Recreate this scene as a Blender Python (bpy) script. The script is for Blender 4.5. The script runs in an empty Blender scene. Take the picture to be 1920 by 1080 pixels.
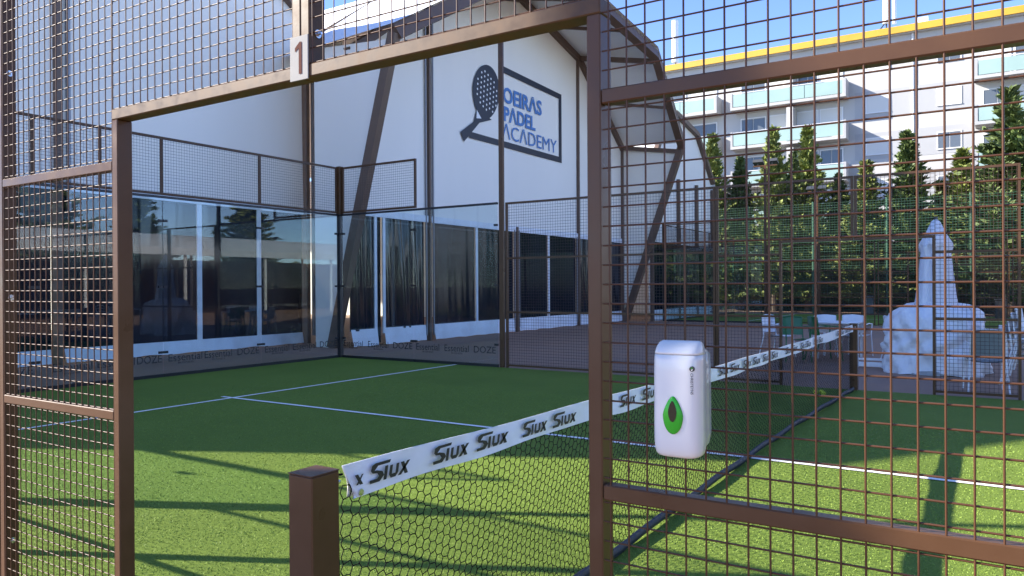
import bpy, math, random
from mathutils import Vector, Matrix
random.seed(7)
scn = bpy.context.scene
col = scn.collection

# ---------------------------------------------------------------- camera
CAM = Vector((1.72326, -1.55149, 1.47607))
YAW, PITCH, ROLL, FPX = -0.570546, -0.0021977, -0.0056701, 1425.627
fw = Vector((math.sin(YAW)*math.cos(PITCH), math.cos(YAW)*math.cos(PITCH), math.sin(PITCH)))
rt = Vector((math.cos(YAW), -math.sin(YAW), 0)); up = rt.cross(fw)
r2 = rt*math.cos(ROLL)+up*math.sin(ROLL); u2 = -rt*math.sin(ROLL)+up*math.cos(ROLL)
cd = bpy.data.cameras.new('camera'); cam = bpy.data.objects.new('camera', cd); col.objects.link(cam)
cd.sensor_width = 36; cd.lens = FPX/1920*36; cd.clip_start = .02; cd.clip_end = 2000
cam.matrix_world = Matrix(((r2.x, u2.x, -fw.x, CAM.x), (r2.y, u2.y, -fw.y, CAM.y), (r2.z, u2.z, -fw.z, CAM.z), (0, 0, 0, 1)))
scn.camera = cam

# ---------------------------------------------------------------- sky, sun, exposure
SUN = Vector((-1.633, -0.82, 1.0)).normalized()          # towards the sun
w = bpy.data.worlds.new('World'); scn.world = w; w.use_nodes = True
nt = w.node_tree; bg = nt.nodes['Background']
sky = nt.nodes.new('ShaderNodeTexSky'); sky.sky_type = 'NISHITA'; sky.sun_disc = False
sky.sun_elevation = math.asin(SUN.z); sky.sun_rotation = math.atan2(SUN.x, SUN.y)
sky.altitude = 3500; sky.air_density = 1.0; sky.dust_density = 0.0; sky.ozone_density = 2.4
hs = nt.nodes.new('ShaderNodeHueSaturation'); hs.inputs['Hue'].default_value = .512; hs.inputs['Saturation'].default_value = 1.08
nt.links.new(sky.outputs[0], hs.inputs['Color']); nt.links.new(hs.outputs[0], bg.inputs[0]); bg.inputs[1].default_value = 0.15
sd = bpy.data.lights.new('sun', 'SUN'); sd.energy = 4.7; sd.angle = math.radians(.53); sd.color = (1, .93, .82)
so = bpy.data.objects.new('sun', sd); col.objects.link(so)
so.rotation_euler = SUN.to_track_quat('Z', 'Y').to_euler(); so.location = (-20, -10, 30)
scn.view_settings.view_transform = 'Standard'; scn.view_settings.look = 'None'
scn.view_settings.exposure = 1.6; scn.view_settings.gamma = 1
scn.cycles.transparent_max_bounces = 24; scn.cycles.max_bounces = 8
try: scn.view_settings.use_curve_mapping = False
except Exception: pass

# ---------------------------------------------------------------- materials
def mat(name, color, rough=.6, metal=0, spec=.5, noise=None, bump=None, coat=0, stretch=(1, 1, 1), trans=0, sheen=0):
    """noise=(scale, amount, detail) tints the colour; bump=(scale, strength, distance)"""
    m = bpy.data.materials.new(name); m.use_nodes = True
    n = m.node_tree.nodes; l = m.node_tree.links; b = n['Principled BSDF']
    b.inputs['Base Color'].default_value = (*color, 1); b.inputs['Roughness'].default_value = rough
    b.inputs['Metallic'].default_value = metal; b.inputs['Specular IOR Level'].default_value = spec
    b.inputs['Coat Weight'].default_value = coat; b.inputs['Coat Roughness'].default_value = .08
    b.inputs['Transmission Weight'].default_value = trans
    tc = n.new('ShaderNodeTexCoord'); mp = n.new('ShaderNodeMapping'); mp.inputs['Scale'].default_value = stretch
    l.new(tc.outputs['Object'], mp.inputs[0])
    if noise:
        t = n.new('ShaderNodeTexNoise'); t.inputs['Scale'].default_value = noise[0]; t.inputs['Detail'].default_value = noise[2] if len(noise) > 2 else 4
        l.new(mp.outputs[0], t.inputs[0])
        r = n.new('ShaderNodeMapRange'); r.inputs[1].default_value = .25; r.inputs[2].default_value = .75
        r.inputs[3].default_value = 1-noise[1]; r.inputs[4].default_value = 1+noise[1]
        l.new(t.outputs[0], r.inputs[0])
        mx = n.new('ShaderNodeMix'); mx.data_type = 'RGBA'; mx.blend_type = 'MULTIPLY'; mx.inputs[0].default_value = 1
        mx.inputs[6].default_value = (*color, 1); l.new(r.outputs[0], mx.inputs[7]); l.new(mx.outputs[2], b.inputs['Base Color'])
        rr = n.new('ShaderNodeMapRange'); rr.inputs[1].default_value = .3; rr.inputs[2].default_value = .7
        rr.inputs[3].default_value = max(.02, rough*.8); rr.inputs[4].default_value = min(1, rough*1.25)
        l.new(t.outputs[0], rr.inputs[0]); l.new(rr.outputs[0], b.inputs['Roughness'])
    if bump:
        t2 = n.new('ShaderNodeTexNoise'); t2.inputs['Scale'].default_value = bump[0]; t2.inputs['Detail'].default_value = 3
        l.new(mp.outputs[0], t2.inputs[0])
        bp = n.new('ShaderNodeBump'); bp.inputs['Strength'].default_value = bump[1]; bp.inputs['Distance'].default_value = bump[2]
        l.new(t2.outputs[0], bp.inputs['Height']); l.new(bp.outputs[0], b.inputs['Normal'])
    return m

def glass_mat(name, tint=(.93, .97, .96), ior=1.5, haze=0.0, hazecol=(.7, .8, .85)):
    m = bpy.data.materials.new(name); m.use_nodes = True; n = m.node_tree.nodes; l = m.node_tree.links
    n.remove(n['Principled BSDF']); out = n['Material Output']
    tr = n.new('ShaderNodeBsdfTransparent'); tr.inputs[0].default_value = (*tint, 1)
    gl = n.new('ShaderNodeBsdfGlossy'); gl.inputs['Roughness'].default_value = .0
    fr = n.new('ShaderNodeFresnel'); ge = n.new('ShaderNodeNewGeometry'); mi = n.new('ShaderNodeMapRange')   # same Fresnel on both faces of a pane
    mi.inputs[3].default_value = ior; mi.inputs[4].default_value = 1/ior; l.new(ge.outputs['Backfacing'], mi.inputs[0]); l.new(mi.outputs[0], fr.inputs[0])
    mx = n.new('ShaderNodeMixShader'); l.new(fr.outputs[0], mx.inputs[0]); l.new(tr.outputs[0], mx.inputs[1]); l.new(gl.outputs[0], mx.inputs[2])
    last = mx
    if haze:
        df = n.new('ShaderNodeBsdfDiffuse'); df.inputs[0].default_value = (*hazecol, 1)
        m2 = n.new('ShaderNodeMixShader'); m2.inputs[0].default_value = haze
        l.new(mx.outputs[0], m2.inputs[1]); l.new(df.outputs[0], m2.inputs[2]); last = m2
    l.new(last.outputs[0], out.inputs[0]); return m

def turf_mat(name, base):
    m = bpy.data.materials.new(name); m.use_nodes = True; n = m.node_tree.nodes; l = m.node_tree.links; b = n['Principled BSDF']
    b.inputs['Roughness'].default_value = .75; b.inputs['Specular IOR Level'].default_value = .1
    tc = n.new('ShaderNodeTexCoord')
    def nz(s, d=3, rough=.6):
        t = n.new('ShaderNodeTexNoise'); t.inputs['Scale'].default_value = s; t.inputs['Detail'].default_value = d; t.inputs['Roughness'].default_value = rough
        l.new(tc.outputs['Object'], t.inputs[0]); return t
    fine, mid, big = nz(190, 2), nz(38, 3), nz(.7, 4)
    a = n.new('ShaderNodeMath'); a.operation = 'MULTIPLY_ADD'; l.new(mid.outputs[0], a.inputs[0]); a.inputs[1].default_value = .45; l.new(fine.outputs[0], a.inputs[2])
    a2 = n.new('ShaderNodeMath'); a2.operation = 'MULTIPLY_ADD'; l.new(big.outputs[0], a2.inputs[0]); a2.inputs[1].default_value = .35; l.new(a.outputs[0], a2.inputs[2])
    cr = n.new('ShaderNodeValToRGB'); e = cr.color_ramp.elements
    e[0].position = .55; e[0].color = (base[0]*.38, base[1]*.45, base[2]*.4, 1)
    e[1].position = 1.22; e[1].color = (base[0]*1.75, base[1]*1.6, base[2]*1.6, 1)
    mr = n.new('ShaderNodeMapRange'); mr.inputs[1].default_value = .45; mr.inputs[2].default_value = 1.35; l.new(a2.outputs[0], mr.inputs[0])
    e[0].position = 0; e[1].position = 1
    l.new(mr.outputs[0], cr.inputs[0]); l.new(cr.outputs[0], b.inputs['Base Color'])
    bp = n.new('ShaderNodeBump'); bp.inputs['Strength'].default_value = .9; bp.inputs['Distance'].default_value = .012
    l.new(a.outputs[0], bp.inputs['Height']); l.new(bp.outputs[0], b.inputs['Normal'])
    return m

M = {}
M['brown'] = mat('brown_powder_coat', (.09, .044, .021), .33, .05, .25, noise=(9, .12), bump=(140, .05, .001))
M['brown_worn'] = mat('brown_worn_coat', (.09, .05, .025), .45, .0, .22, noise=(22, .3, 6), bump=(120, .08, .001))
M['wire'] = mat('brown_wire', (.08, .035, .017), .38, .0, .25)
M['wire_far'] = mat('brown_wire_far', (.055, .03, .019), .45, .1, .4)
M['black'] = mat('black_metal', (.012, .012, .014), .4)
M['steel'] = mat('zinc_steel', (.55, .56, .58), .28, 1, noise=(60, .2))
M['turf'] = turf_mat('artificial_turf', (.15, .225, .038))
M['pile'] = mat('turf_fibre', (.215, .3, .055), .6, 0, .2, noise=(60, .45, 2))
M['line'] = mat('white_turf_line', (.9, .87, .78), .8, noise=(120, .18))
M['deck'] = mat('brown_deck', (.3, .18, .12), .85, noise=(1.3, .16, 6), bump=(90, .3, .004))
M['earth'] = mat('far_ground', (.16, .14, .1), .95, noise=(.2, .3, 6))
M['glass'] = glass_mat('court_glass', (.90, .955, .955))
M['fabric'] = mat('white_tent_fabric', (.83, .79, .72), .62, noise=(.35, .05, 5), bump=(.8, .5, .05), stretch=(1, 1, .18))
M['fabric_roof'] = mat('white_roof_fabric', (.78, .79, .8), .6, noise=(.4, .05, 5), bump=(.7, .3, .05))
M['skirt'] = mat('white_skirt_vinyl', (.72, .74, .78), .45, noise=(3, .1), bump=(5, .5, .03))
M['vinyl'] = mat('clear_vinyl_dark', (.009, .013, .022), .08, 0, .35, noise=(.8, .5, 3), bump=(1.2, .12, .03), stretch=(1, 1, .15))
M['tentsteel'] = mat('brown_tent_steel', (.125, .078, .055), .5, noise=(5, .15))
M['greysteel'] = mat('grey_tent_rail', (.24, .24, .26), .45, .3)
M['interior'] = mat('tent_interior_shade', (.05, .05, .055), .9)  # near-black colour standing for the shade inside the tent
M['navy'] = mat('navy_print', (.012, .016, .03), .5)
M['blue'] = mat('blue_print', (.06, .19, .47), .5)
M['white'] = mat('white_paint', (.78, .78, .78), .4, noise=(6, .05))
M['plastic'] = mat('white_plastic', (.66, .65, .63), .25, 0, .5, coat=.2)
M['plastic_clear'] = glass_mat('translucent_plastic', (.92, .93, .91), 1.45, .3, (.75, .78, .76))
M['green_btn'] = mat('green_button', (.03, .34, .02), .25, 0, .3)
M['green_dark'] = mat('dark_hole', (.004, .012, .006), .08, 0, .6)
M['tape'] = mat('white_net_tape', (.78, .79, .82), .42, noise=(14, .05), bump=(9, .35, .008))
M['cord'] = mat('black_cord', (.006, .006, .007), .9, 0, .1)
M['band'] = mat('navy_band', (.02, .025, .04), .55, noise=(30, .5))
M['ink'] = mat('black_ink', (.016, .016, .017), .5)
M['redink'] = mat('brown_ink', (.085, .03, .022), .8, 0, .1)
M['plaque'] = mat('plaque_white', (.3, .295, .28), .8, 0, .1, noise=(12, .06))
M['facade'] = mat('white_render', (.44, .43, .41), .85, noise=(.5, .06, 6))
M['facade_grey'] = mat('grey_render', (.36, .36, .36), .85, noise=(.6, .06, 6))
M['slab'] = mat('concrete_slab', (.4, .4, .39), .85, noise=(1.2, .15, 6))
M['yellow'] = mat('yellow_eave', (.46, .27, .02), .6, noise=(.8, .1))
M['winframe'] = mat('white_window_frame', (.66, .66, .66), .4)
M['pane'] = mat('window_pane', (.1, .115, .13), .08, 0, .6)
M['shutter'] = mat('roller_shutter', (.6, .585, .54), .6)
M['balglass'] = mat('frosted_balcony_glass', (.29, .4, .355), .2, 0, .5, noise=(.6, .08))
M['leaf'] = mat('conifer_leaf', (.17, .2, .045), .7, noise=(1.1, .45, 4))
M['leaf2'] = mat('conifer_leaf_dark', (.1, .14, .036), .7, noise=(1.1, .45, 4))
M['hedgeleaf'] = mat('hedge_leaf', (.045, .075, .022), .7, noise=(1.0, .5, 4))
M['bark'] = mat('bark', (.09, .065, .045), .9, noise=(6, .3))
M['greenwire'] = mat('green_net_wire', (.05, .13, .075), .6)
M['bag'] = mat('white_tarpaulin', (.74, .745, .76), .42, noise=(3, .06), bump=(3.5, .8, .08))
M['canvas'] = mat('white_canvas', (.7, .71, .76), .7, noise=(3, .05), bump=(6, .3, .02))
M['chairgreen'] = mat('green_chair', (.012, .13, .04), .35, coat=.2)
M['chairgrey'] = mat('grey_sling', (.2, .225, .22), .7)
M['lampgrey'] = mat('lamp_grey', (.07, .075, .08), .4, .3)
M['ball'] = mat('tennis_ball', (.5, .55, .05), .9)
M['concrete'] = mat('grey_concrete', (.33, .33, .32), .9, noise=(3, .15))

# ---------------------------------------------------------------- mesh helpers
class MB:
    def __init__(s): s.v = []; s.f = []
    def box(s, x0, x1, y0, y1, z0, z1):
        b = len(s.v)
        s.v += [(x0, y0, z0), (x1, y0, z0), (x1, y1, z0), (x0, y1, z0), (x0, y0, z1), (x1, y0, z1), (x1, y1, z1), (x0, y1, z1)]
        s.f += [tuple(b+i for i in q) for q in ((0, 3, 2, 1), (4, 5, 6, 7), (0, 1, 5, 4), (1, 2, 6, 5), (2, 3, 7, 6), (3, 0, 4, 7))]
        return s
    def bbox(s, x0, x1, y0, y1, z0, z1, r=.003):
        """box with chamfered vertical and horizontal edges"""
        b = len(s.v); X, Y, Z = (x0, x1), (y0, y1), (z0, z1)
        idx = {}
        for i in (0, 1):
            for j in (0, 1):
                for k in (0, 1):
                    sx, sy, sz = (1 if i == 0 else -1), (1 if j == 0 else -1), (1 if k == 0 else -1)
                    for a in range(3):
                        p = [X[i], Y[j], Z[k]]
                        for c in range(3):
                            if c != a: p[c] += (sx, sy, sz)[c]*r
                        idx[(i, j, k, a)] = len(s.v); s.v.append(tuple(p))
        g = lambda i, j, k, a: idx[(i, j, k, a)]
        s.f += [(g(0,0,0,0), g(0,0,1,0), g(0,1,1,0), g(0,1,0,0)), (g(1,0,0,0), g(1,1,0,0), g(1,1,1,0), g(1,0,1,0)),
                (g(0,0,0,1), g(1,0,0,1), g(1,0,1,1), g(0,0,1,1)), (g(0,1,0,1), g(0,1,1,1), g(1,1,1,1), g(1,1,0,1)),
                (g(0,0,0,2), g(0,1,0,2), g(1,1,0,2), g(1,0,0,2)), (g(0,0,1,2), g(1,0,1,2), g(1,1,1,2), g(0,1,1,2))]
        for j in (0, 1):
            for k in (0, 1): s.f.append((g(0,j,k,1), g(1,j,k,1), g(1,j,k,2), g(0,j,k,2)))
            for i in (0, 1): s.f.append((g(i,j,0,0), g(i,j,1,0), g(i,j,1,1), g(i,j,0,1)))
        for i in (0, 1):
            for k in (0, 1): s.f.append((g(i,0,k,0), g(i,1,k,0), g(i,1,k,2), g(i,0,k,2)))
        for i in (0, 1):
            for j in (0, 1):
                for k in (0, 1): s.f.append((g(i,j,k,0), g(i,j,k,1), g(i,j,k,2)))
        return s
    def tube(s, p, q, r, n=6, r1=None, cap=True):
        p = Vector(p); q = Vector(q); d = (q-p).normalized(); r1 = r if r1 is None else r1
        a = d.orthogonal().normalized(); c = d.cross(a); b = len(s.v)
        for i in range(n):
            t = 2*math.pi*(i+.5)/n; o = a*math.cos(t)+c*math.sin(t)
            s.v.append(tuple(p+o*r)); s.v.append(tuple(q+o*r1))
        for i in range(n):
            j = (i+1) % n; s.f.append((b+2*i, b+2*j, b+2*j+1, b+2*i+1))
        if cap:
            s.f.append(tuple(b+2*i for i in reversed(range(n)))); s.f.append(tuple(b+2*i+1 for i in range(n)))
        return s
    def path(s, pts, r, n=6):
        for a, b in zip(pts[:-1], pts[1:]): s.tube(a, b, r, n)
        return s
    def beam(s, p, q, w, h, side=(0, 1, 0)):
        """rectangular bar from p to q; w across 'side', h across the rest"""
        p = Vector(p); q = Vector(q); d = (q-p).normalized(); a = Vector(side); a = (a-d*a.dot(d)).normalized(); c = d.cross(a); b = len(s.v)
        for e in (p, q):
            for (i, j) in ((-1, -1), (1, -1), (1, 1), (-1, 1)): s.v.append(tuple(e+a*i*w/2+c*j*h/2))
        s.f += [tuple(b+i for i in t) for t in ((0, 3, 2, 1), (4, 5, 6, 7), (0, 1, 5, 4), (1, 2, 6, 5), (2, 3, 7, 6), (3, 0, 4, 7))]
        return s
    def poly(s, pts):
        b = len(s.v); s.v += [tuple(p) for p in pts]; s.f.append(tuple(range(b, b+len(pts)))); return s
    def prism(s, pts, off):
        """closed outline pts pushed along off"""
        b = len(s.v); n = len(pts); o = Vector(off)
        s.v += [tuple(p) for p in pts]; s.v += [tuple(Vector(p)+o) for p in pts]
        s.f.append(tuple(range(b, b+n))); s.f.append(tuple(b+n+i for i in reversed(range(n))))
        for i in range(n): j = (i+1) % n; s.f.append((b+i, b+n+i, b+n+j, b+j))
        return s
    def grid(s, fn, nu, nv):
        b = len(s.v)
        for i in range(nu+1):
            for j in range(nv+1): s.v.append(tuple(fn(i/nu, j/nv)))
        for i in range(nu):
            for j in range(nv):
                a = b+i*(nv+1)+j; s.f.append((a, a+nv+1, a+nv+2, a+1))
        return s
    def loft(s, rings, caps=True):
        b = len(s.v); n = len(rings[0])
        for r in rings: s.v += [tuple(p) for p in r]
        for k in range(len(rings)-1):
            for i in range(n):
                j = (i+1) % n; s.f.append((b+k*n+i, b+k*n+j, b+(k+1)*n+j, b+(k+1)*n+i))
        if caps: s.f.append(tuple(b+i for i in reversed(range(n)))); s.f.append(tuple(b+(len(rings)-1)*n+i for i in range(n)))
        return s
    def build(s, name, m, parent=None, smooth=False, **props):
        me = bpy.data.meshes.new(name); o = parent
        off = Vector((0, 0, 0)); q = parent
        while q is not None: off += q.location; q = q.parent
        me.from_pydata([(x-off.x, y-off.y, z-off.z) for x, y, z in s.v], [], s.f)
        me.materials.append(M[m] if isinstance(m, str) else m)
        if smooth: me.polygons.foreach_set('use_smooth', [True]*len(me.polygons))
        me.update()
        ob = bpy.data.objects.new(name, me); col.objects.link(ob)
        if parent: ob.parent = parent
        for k, v in props.items(): ob[k] = v
        return ob

def thing(name, label, cat, loc=(0, 0, 0), group=None):
    o = bpy.data.objects.new(name, None); col.objects.link(o); o.location = loc; o.empty_display_size = .2
    o['label'] = label; o['category'] = cat
    if group: o['group'] = group
    return o
def tag(o, label, cat, group=None):
    o['label'] = label; o['category'] = cat
    if group: o['group'] = group
    return o
def copy_tree(o, parent=None):
    c = o.copy(); col.objects.link(c); c.parent = parent
    for ch in list(o.children): copy_tree(ch, c)
    return c
def dup(o, delta, label, group=None, rz=0):
    c = copy_tree(o); c.location = o.location+Vector(delta); c.rotation_euler.z = o.rotation_euler.z+rz; c['label'] = label
    if group: c['group'] = group
    return c

def text(name, s, m, parent, origin, right, upv, width, height, shear=0, bold=0):
    """flat lettering; origin = lower left corner, fitted to width x height"""
    cu = bpy.data.curves.new('t', 'FONT'); cu.body = s; cu.resolution_u = 3; cu.offset = bold
    ob = bpy.data.objects.new('t', cu); col.objects.link(ob)
    dg = bpy.context.evaluated_depsgraph_get(); dg.update()
    me = bpy.data.meshes.new_from_object(ob.evaluated_get(dg)); col.objects.unlink(ob); bpy.data.objects.remove(ob)
    vs = [v.co.copy() for v in me.vertices]
    x0 = min(v.x for v in vs); x1 = max(v.x for v in vs); y0 = min(v.y for v in vs); y1 = max(v.y for v in vs)
    R = Vector(right); U = Vector(upv); O = Vector(origin); off = Vector((0, 0, 0)); q = parent
    while q is not None: off += q.location; q = q.parent
    for v, c in zip(me.vertices, vs):
        ty = (c.y-y0)/(y1-y0)
        v.co = O+R*((c.x-x0)/(x1-x0)*width+shear*ty*height)+U*(ty*height)-off
    me.materials.clear(); me.materials.append(M[m]); me.name = name
    o = bpy.data.objects.new(name, me); col.objects.link(o); o.parent = parent
    return o

# ================================================================ SETTING
g = MB().poly([(-900, -900, -.012), (900, -900, -.012), (900, 900, -.012), (-900, 900, -.012)]).build('ground', 'earth', kind='structure')
MB().poly([(-60, -30, -.006), (45, -30, -.006), (45, 52, -.006), (-60, 52, -.006)]).build('paved_deck', 'deck', kind='structure')
def turf(x0, x1, y0, y1):
    t = MB().poly([(x0, y0, 0), (x1, y0, 0), (x1, y1, 0), (x0, y1, 0)]).build('court_turf', 'turf', kind='structure')
    cy = (y0+y1)/2; z = .004
    for a in (-6.95, 6.95):
        MB().poly([(a-.03, y0, z), (a+.03, y0, z), (a+.03, y1, z), (a-.03, y1, z)]).build('painted_line', 'line', t)
    z = .007
    MB().poly([(-7.15, cy-.03, z), (7.15, cy-.03, z), (7.15, cy+.03, z), (-7.15, cy+.03, z)]).build('painted_line', 'line', t)
    return t
tf = turf(-10, 10, -.02, 10)
mb = MB(); rnd = random.Random(3)
def sparse(x, y): return math.hypot(x-CAM.x, y-CAM.y)
n = 0
while n < 150000:
    x = rnd.uniform(-8, 3.2); y = rnd.uniform(.2, 7.5); d = sparse(x, y)
    if rnd.random() > min(1, (3.2/d)**1.6): continue
    n += 1; a = rnd.random()*6.283; h = rnd.uniform(.004, .008); ww = .0016*(.7+.3*d); lx, ly = rnd.gauss(0, .005), rnd.gauss(0, .005)
    dx, dy = math.cos(a)*ww, math.sin(a)*ww
    if abs(y-4.99) < .04 or abs(x+6.95) < .04: continue
    mb.v += [(x-dx, y-dy, 0), (x+dx, y+dy, 0), (x+lx, y+ly, h)]; k = len(mb.v); mb.f.append((k-3, k-2, k-1))
mb.build('turf_pile', 'pile', tf, kind='stuff')
turf(-10, 10, 28.4, 38.3)

# ================================================================ FENCE PANELS
def wires(mb, x0, x1, z0, z1, y, pitch, r, n=6, back=1):
    k = math.floor((x1-x0)/pitch); s = ((x1-x0)-k*pitch)/2
    for i in range(k+1): mb.tube((x0+s+i*pitch, y, z0), (x0+s+i*pitch, y, z1), r, n, cap=False)
    k = math.floor((z1-z0)/pitch); s = ((z1-z0)-k*pitch)/2
    for i in range(k+1): mb.tube((x0, y+back*r*1.8, z0+s+i*pitch), (x1, y+back*r*1.8, z0+s+i*pitch), r, n, cap=False)

def door_panel(label, xo, xj, xm, Y, sgn, near, group):
    """module from outer post xo to joint xm with a door opening between jamb xj and xm; sgn = +1 when xo > xm"""
    t = thing('fence_panel', label, 'fence', ((xo+xm)/2, Y, 0), group)
    w, dp, dr = .035, .058, .034; H = 3.0
    pit, r, n = (.0437, .0021, 6) if near else (.05, .0022, 4)
    wm = 'wire' if near else 'wire_far'
    def X(a, b): return (min(a, b), max(a, b))
    y0 = Y; e = .0015
    A = X(xo, xo-sgn*w); MB().bbox(*A, y0, y0+dp, 0, H).build('post', 'brown', t)
    J = X(xj, xj+sgn*w); MB().bbox(*J, y0, y0+dp, 0, 2.13-.038).build('jamb', 'brown', t)
    Jm = X(xm, xm+sgn*w); MB().bbox(*Jm, y0, y0+.064, 2.13, H).build('post', 'brown_worn' if near else 'brown', t)
    a, b = X(xm, xj+sgn*w); MB().bbox(a, b, y0-.0005, y0+dp, 2.092, 2.13).build('lintel', 'brown_worn' if near else 'brown', t)
    ri = X(xj+sgn*(w+e), xo-sgn*(w+e))
    mid = (1.886, 1.919) if sgn > 0 else (1.908, 1.943)
    for z0, z1, nm in ((.03, .064, 'bottom_rail'), (.993, 1.028, 'lower_rail'), (*mid, 'upper_rail')):
        MB().bbox(*ri, y0, y0+dr, z0, z1).build(nm, 'brown', t)
    MB().bbox(*X(xm+sgn*(w+e), xo-sgn*(w+e)), y0, y0+dr, H-.035, H).build('top_rail', 'brown', t)
    yw = y0+.004 if near else y0-.004
    mb = MB()
    wires(mb, ri[0], ri[1], .06, .996, yw, pit, r, n)
    wires(mb, ri[0], ri[1], 1.026, mid[0]+.003, yw, pit, r, n)
    wires(mb, ri[0], ri[1], mid[1]-.003, H-.03, yw, pit, r, n)
    a, b = X(xm+sgn*w, xj+sgn*w); wires(mb, a, b, 2.127, H-.03, yw, pit, r, n)
    mb.build('wire_mesh', wm, t, smooth=True, kind='stuff')
    if near:
        for z in ((.4, 1.0, 1.44, 2.4, 2.75) if sgn < 0 else (.4, 1.45, 2.5)):
            xs = (xo-sgn*w) if sgn < 0 else xo
            bolt(t, (xo-sgn*w, y0+.032, z), -sgn)
    return t
def bolt(t, p, d, ax='x', s=1):
    mb = MB(); p = Vector(p); u = Vector((d, 0, 0)) if ax == 'x' else Vector((0, d, 0))
    mb.tube(p, p+u*.0025*s, .0125*s, 14); mb.tube(p+u*.0025*s, p+u*.0085*s, .008*s, 6); mb.tube(p+u*.008*s, p+u*.016*s, .0042*s, 8)
    return mb.build('bolt', 'steel', t)

GN = 'brown mesh panels of the near fence'
pl = door_panel('near brown mesh fence panel left of the doorway with two rails', -1.88, -.972, -.0085, 0, -1, True, GN)
prr = door_panel('near brown mesh fence panel right of the doorway carrying the soap dispenser', 1.87, .932, -.0065, 0, 1, True, GN)
b1 = bolt(prr, (.0285, .034, 2.225), 1)

def plain_panel(label, x0, x1, Y, near=False, group=None, mids=(.993, 1.965), H=3.0):
    t = thing('fence_panel', label, 'fence', ((x0+x1)/2, Y, 0), group); w, dp, dr = .035, .058, .034; e = .0015
    MB().bbox(x0, x0+w, Y, Y+dp, 0, H).build('post', 'brown', t); MB().bbox(x1-w, x1, Y, Y+dp, 0, H).build('post', 'brown', t)
    zs = [.03]+list(mids)+[H-.035]
    for z in zs: MB().bbox(x0+w+e, x1-w-e, Y, Y+dr, z, z+.034).build('rail', 'brown', t)
    mb = MB(); yw = Y+.004 if near else Y-.004
    for za, zb in zip(zs[:-1], zs[1:]): wires(mb, x0+w, x1-w, za+.032, zb+.002, yw, .05, .0022, 4)
    mb.build('wire_mesh', 'wire_far', t, smooth=True, kind='stuff')
    return t
# near fence further left (its shadow lies on the turf)
plain_panel('near mesh fence panel just beyond the left edge, casting rail shadows', -3.93, -1.885, 0, True, GN)
plain_panel('near mesh fence panel beside the near light mast, left of the picture', -5.95, -3.935, 0, True, GN)
# far fence of court one
GF = 'brown mesh panels of the far fence'
plain_panel('far mesh fence panel next to the light mast and side glass', -5.83, -3.94, 10, group=GF)
plain_panel('far mesh fence panel in front of the last white marquee bay', -3.93, -1.97, 10, group=GF)
fdl = door_panel('far fence panel with door opening left of the far net post', -1.96, -.98, -.005, 10, -1, False, GF)
fdr = door_panel('far fence panel with door opening, in front of the closed parasol', 1.95, .965, .005, 10, 1, False, GF)

# ================================================================ GLASS WALLS
def glass_panel(label, a, b, axis, const, group, words=(), clamps=(True, True), base=True):
    """pane between a and b along axis ('x' at Y=const, 'y' at X=const)"""
    loc = ((a+b)/2, const, 0) if axis == 'x' else (const, (a+b)/2, 0)
    t = thing('glass_panel', label, 'glass wall', loc, group)
    B = (lambda mb, p, q, u0, u1, z0, z1: mb.box(p, q, const+u0, const+u1, z0, z1)) if axis == 'x' else (lambda mb, p, q, u0, u1, z0, z1: mb.box(const-u1, const-u0, p, q, z0, z1))
    B(MB(), a+.004, b-.004, .0, .012, .055, 2.975).build('pane', 'glass', t)
    B(MB(), a+.001, b-.001, -.012, .03, .0, .052).build('base_channel', 'black', t)
    B(MB(), a+.001, b-.001, -.008, .034, 2.978, 3.016).build('top_channel', 'black', t)
    for on, e, s in ((clamps[0], a, 1), (clamps[1], b, -1)):
        if on:
            for z in (.41, 1.5, 2.6):
                q0, q1 = (e+s*.002, e+s*.075); B(MB(), min(q0, q1), max(q0, q1), -.012, .024, z-.02, z+.02).build('clamp', 'black', t)
    for s, c0, c1, z0, z1 in words:
        if axis == 'x': o = (c0, const-.003, z0); R = (1, 0, 0)
        else: o = (const+.003, c0, z0); R = (0, 1, 0)
        if s == 'E':
            text('lettering', 'Essential', 'ink', t, o, R, (0, 0, 1), c1-c0, z1-z0)
            o2 = Vector(o)+Vector(R)*(c1-c0)*.28+Vector((0, 0, -.045)); text('lettering', 'BUSINESS', 'ink', t, o2, R, (0, 0, 1), (c1-c0)*.46, .03)
        else: text('lettering', 'DOZE', 'ink', t, o, R, (0, 0, 1), c1-c0, z1-z0)
    return t
GB = 'glass panes of the back wall'; E_, D_ = 'E', 'D'
zz = (.245, .37)
glass_panel('back wall glass pane beside the corner post, lettering at its foot', 7.96, 9.94, 'y', -10, GB, [(E_, 8.04, 8.62, *zz), (E_, 8.72, 9.32, *zz), (D_, 9.42, 9.9, *zz)])
glass_panel('back wall glass pane seen through the doorway, second from the corner', 5.97, 7.95, 'y', -10, GB, [(E_, 6.05, 6.69, *zz), (E_, 6.74, 7.3, *zz), (D_, 7.42, 7.9, *zz)])
glass_panel('back wall glass pane seen behind the left jamb, third from the corner', 3.97, 5.96, 'y', -10, GB, [(E_, 4.2, 4.78, *zz), (E_, 4.86, 5.46, *zz), (D_, 5.5, 5.93, *zz)])
glass_panel('back wall glass pane at the left edge of the picture', 1.97, 3.96, 'y', -10, GB, [(E_, 2.1, 2.7, *zz), (E_, 2.8, 3.4, *zz), (D_, 3.5, 3.93, *zz)])
GS = 'glass panes of the far side wall'
glass_panel('far side glass pane right of the corner post, below the mesh', -9.94, -8.0, 'x', 10, GS, [(E_, -9.9, -9.36, *zz), (E_, -9.21, -8.66, *zz), (D_, -8.53, -8.03, *zz)])
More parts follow.
